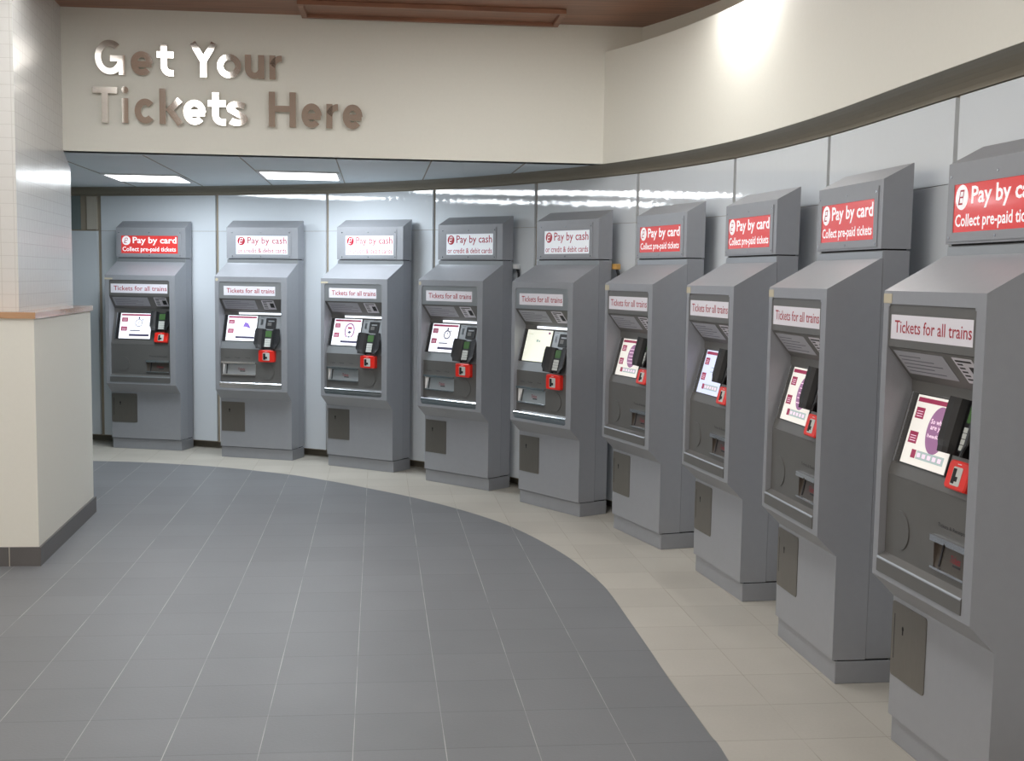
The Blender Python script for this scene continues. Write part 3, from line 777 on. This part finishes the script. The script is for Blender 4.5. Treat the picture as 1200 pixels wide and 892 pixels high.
    # cash slots
    if not card:
        bm = bmesh.new(); plate(bm, SCR, rrect(.090, .085, .006, 3, .143, vz(1.115)), .0004, .006, 0); plate(bm, SCR, rect(.120, .172, vz(1.128), vz(1.136)), .006, .0075, 1)
        plate(bm, SCR, rect(.115, .150, vz(1.095), vz(1.12)), .006, .007, 2)
        add('banknote_slot', bm, [BLACK, STEELP, DGREY])
        bm = bmesh.new(); plate(bm, SCR, rrect(.020, .046, .004, 3, .062, vz(1.125)), .0004, .003, 0); plate(bm, SCR, rect(.060, .0635, vz(1.110), vz(1.138)), .003, .0035, 1)
        add('coin_slot', bm, [STEEL, BLACKG])
        bm = bmesh.new(); text_on(bm, SCR, 'Coins', .050, .080, vz(1.158), vz(1.164), .0006); text_on(bm, SCR, 'Notes', .125, .165, vz(1.164), vz(1.170), .0006)
        add('slot_lettering', bm, INK)
        bm = bmesh.new(); box(bm, -.15, OX1 - .01, -.2275, -.2232, 1.184, 1.199); add('task_light', bm, STRIPL)
    # service door
    bm = bmesh.new(); w_, h_ = (.238, .245)
    if card: pts = rrect(.238, .248, .012, 4, -.198, .353)
    else: pts = rrect(.212, .242, .004, 3, -.204, .342)
    plate(bm, DOORP, pts, .0002, .003); dr = add('service_door', bm, DOORM, None, 'brownish stainless service door')
    bm = bmesh.new(); plate(bm, DOORP, ell(.006, .008, 12, -.237, .399), .003, .0036); plate(bm, DOORP, rect(-.240, -.234, .379, .397), .003, .0036)
    if card: plate(bm, DOORP, rect(-.2985, -.2955, .287, .436), .003, .0034)
    add('keyhole', bm, BLACKG, dr)
    return P

def screen_mesh(kind, dx0, dx1, v0, v1):
    W, H = dx1 - dx0, v1 - v0
    M = SCR @ Matrix.Translation((dx0, v0, .004))
    names = [SCRW, SMAR, SPUR, SDRK, SGRN, SPNK, SMAU]
    bgm = {'stop': SCRW, 'map': SCRW, 'ring': SCRW, 'plain': SCRC, 'lines': SCRWD, 'blue': SCRB, 'oval': SCRWD, 'stop2': SCRW, 'near': SCRWD}[kind]
    names[0] = bgm
    bm = bmesh.new()
    plate(bm, M, rect(0, W, 0, H), .0002, .0012, 0)
    a, b, c = .0016, .0019, .0022
    def R(x0, x1, y0, y1, mi, l=a, lo=.0012): plate(bm, M, rect(x0 * W, x1 * W, y0 * H, y1 * H), lo, l, mi)
    if kind == 'plain':
        R(.42, .5, .62, .7, 4); R(.52, .58, .62, .68, 4); R(.05, .25, .86, .875, 4); R(.84, .92, .88, .95, 6); return bm, names
    R(.03, .97, .90, .965, 1)
    R(.05, .24, .66, .82, 1); R(.05, .24, .30, .47, 1)
    for k in range(3):
        R(.08, .21, .69 + .035 * k, .70 + .035 * k, 5, b, a); R(.08, .21, .335 + .035 * k, .345 + .035 * k, 5, b, a)
    def ringp(cx, cy, rx, ry, t, mi, l=a, n=32, a0=0.0, a1=2 * PI):
        O = [(cx + rx * math.cos(a0 + (a1 - a0) * i / n), cy + ry * math.sin(a0 + (a1 - a0) * i / n)) for i in range(n + 1)]
        I = [(cx + (rx - t) * math.cos(a0 + (a1 - a0) * i / n), cy + (ry - t) * math.sin(a0 + (a1 - a0) * i / n)) for i in range(n + 1)]
        for i in range(n): plate(bm, M, [O[i], O[i + 1], I[i + 1], I[i]], .0012, l, mi)
    if kind in ('stop', 'stop2'):
        ringp(.6 * W, .62 * H, .033, .033, .0085 if kind == 'stop2' else .005, 3)
        R(.575, .625, .78, .86, 3); R(.592, .612, .60, .70, 3); plate(bm, M, [(.69 * W, .74 * H), (.72 * W, .78 * H), (.74 * W, .76 * H), (.71 * W, .71 * H)], .0012, a, 3)
        R(.34, .66, .30, .335, 3); R(.34, .80, .36, .375, 4)
    elif kind == 'map':
        plate(bm, M, [(.54 * W, .56 * H), (.60 * W, .74 * H), (.70 * W, .70 * H), (.80 * W, .52 * H), (.76 * W, .50 * H), (.66 * W, .55 * H)], .0012, a, 2)
        R(.34, .90, .44, .46, 5); R(.34, .88, .31, .33, 5)
    elif kind == 'ring':
        ringp(.6 * W, .56 * H,   .050, .062, .012, 6, a0=-PI * .38, a1=PI * 1.38)
        R(.52, .68, .62, .70, 1); plate(bm, M, [(.53 * W, .50 * H), (.60 * W, .56 * H), (.68 * W, .50 * H), (.60 * W, .44 * H)], .0012, a, 3); R(.56, .64, .30, .35, 3)
    elif kind in ('lines', 'oval'):
        plate(bm, M, ell(.062, .068, 36, .60 * W, .55 * H), .0012, a, 6)
        for k in range(5): R(.44, .76, .36 + .09 * k, .375 + .09 * k, 5, b, a)
    elif kind == 'near':
        plate(bm, M, ell(.066, .074, 44, .62 * W, .55 * H), .0012, a, 6)
        for s_, x0, x1, y in (('So where', .44, .80, .63), ('are you', .46, .78, .53), ('heading?', .44, .80, .42)): text_on(bm, M, s_, x0 * W, x1 * W, y * H, (y + .07) * H, b, 5, .02)
    elif kind == 'blue':
        R(.40, .80, .60, .62, 4); R(.40, .80, .50, .52, 4)
    if kind in ('stop', 'map', 'ring', 'stop2'):
        R(.32, .95, .10, .18, 3)
    else:
        R(.20, .30, .10, .22, 1); R(.32, .92, .10, .22, 4)
        for k in range(5): R(.34 + .115 * k, .41 + .115 * k, .13, .19, 5, b, a)
    return bm, names

PROTO = {}
def proto(card):
    if card in PROTO: return PROTO[card]
    out = []
    for name, bm, mats, par, label in build_parts(card):
        if name == 'SCREEN': out.append((name, bm, par, label)); continue
        bmesh.ops.recalc_face_normals(bm, faces=bm.faces) if name not in ('sign_lettering', 'sticker_lettering', 'panel_lettering', 'slot_lettering', 'tray_label') else None
        me = bpy.data.meshes.new(name); bm.to_mesh(me); bm.free()
        for x in (mats if isinstance(mats, (list, tuple)) else [mats]): me.materials.append(x)
        out.append((name, me, par, label))
    PROTO[card] = out
    return out
def machine(x, y, a, card, scr, label, tape):
    root = empty('ticket_machine', (x, y, 0), a)
    made = []
    for name, me, par, lab in proto(card):
        if name == 'SCREEN':
            bm, mats = screen_mesh(scr, *me); name = 'screen_picture'
            bmesh.ops.recalc_face_normals(bm, faces=[f for f in bm.faces if len(f.verts) > 3])
            me = bpy.data.meshes.new(name); bm.to_mesh(me); bm.free()
            for mm in mats: me.materials.append(mm)
            lab = None
        o = bpy.data.objects.new(name, me); C.objects.link(o); o.parent = made[par] if par is not None else root
        if lab: o['label'] = lab
        made.append(o)
    if tape:
        bm = bmesh.new()
        if tape == 'round': plate(bm, FRONT, ell(.012, .012, 16, -.302, 1.462), .0003, .0015)
        else:
            plate(bm, FRONT, rect(-.3215, -.3215 + (.07 if tape == 'wide' else .058), 1.448, 1.448 + (.014 if tape == 'wide' else .030)), .0003, .0012)
            box(bm, -.3222, -.3212, -.3142, -.290, 1.448, 1.478 if tape != 'wide' else 1.462)
        to_obj('tape_patch', bm, TAPE, root)
    tag(root, label, 'ticket machine', 'grey ticket machines along the curved wall')
    return root
POS = [(-3.114, 10.7571, -0.2041), (-2.0642, 10.306, -0.2752), (-1.1014, 9.8218, -0.5328), (-0.2755, 9.0843, -0.724), (0.4064, 8.1724, -0.9355), (0.9275, 7.2332, -1.2252), (1.237, 6.1023, -1.3664), (1.4007, 4.9017, -1.4442), (1.5297, 3.7072, -1.4322)]
SPEC = [(1, 'stop', 'grey ticket machine with red card header, farthest left beside the white pillar', 'wide'),
        (0, 'map', 'grey ticket machine with white cash header, second from left, purple shape on screen', 'round'),
        (0, 'ring', 'grey ticket machine with white cash header, third from left, oval ring on screen', 'wide'),
        (0, 'stop2', 'grey ticket machine with white cash header, fourth from left, bold stopwatch on screen', 'round'),
        (0, 'plain', 'grey ticket machine with white cash header and blank cream screen, fifth from left', None),
        (1, 'lines', 'grey ticket machine with red card header just right of the last white-header machine', 'sq'),
        (1, 'blue', 'grey ticket machine with red card header and pale blue screen, third from right', 'sq'),
        (1, 'oval', 'grey ticket machine with red card header, second from right, shown whole', 'sq'),
        (1, 'near', 'nearest and largest grey ticket machine, red card header cut by right edge', 'sq')]
for (x, y, a), (card, scr, label, tape) in zip(POS, SPEC): machine(x, y, a, bool(card), scr, label, tape)

# small cable outlets on the wall behind two machines
def outlet(i, label, m1, zc, lx):
    x, y, a = POS[i]
    root = empty('cable_outlet', (x, y, 0), a)
    bm = bmesh.new(); box(bm, lx, lx + .045, .012, .048, zc, zc + .035, bev=.003); to_obj('housing', bm, m1, root)
    bm = bmesh.new()
    ribbon(bm, Matrix(((1, 0, 0, 0), (0, 0, -1, .030), (0, 1, 0, 0), (0, 0, 0, 1))), [(lx + .03, zc), (lx + .045, zc - .03), (lx + .045, zc - .10), (lx + .01, zc - .13)], .014, -.006, .006)
    to_obj('cable', bm, BLACK, root)
    tag(root, label, 'cable outlet', 'cable outlets between machines and wall')
outlet(3, 'small white cable outlet with black lead behind the fourth machine from left', WHITEP, 1.575, HW - .015)
outlet(4, 'small tan cable outlet with black lead behind the fifth machine from left', mat('tan_plastic', (205, 160, 90), .5), 1.575, HW - .015)
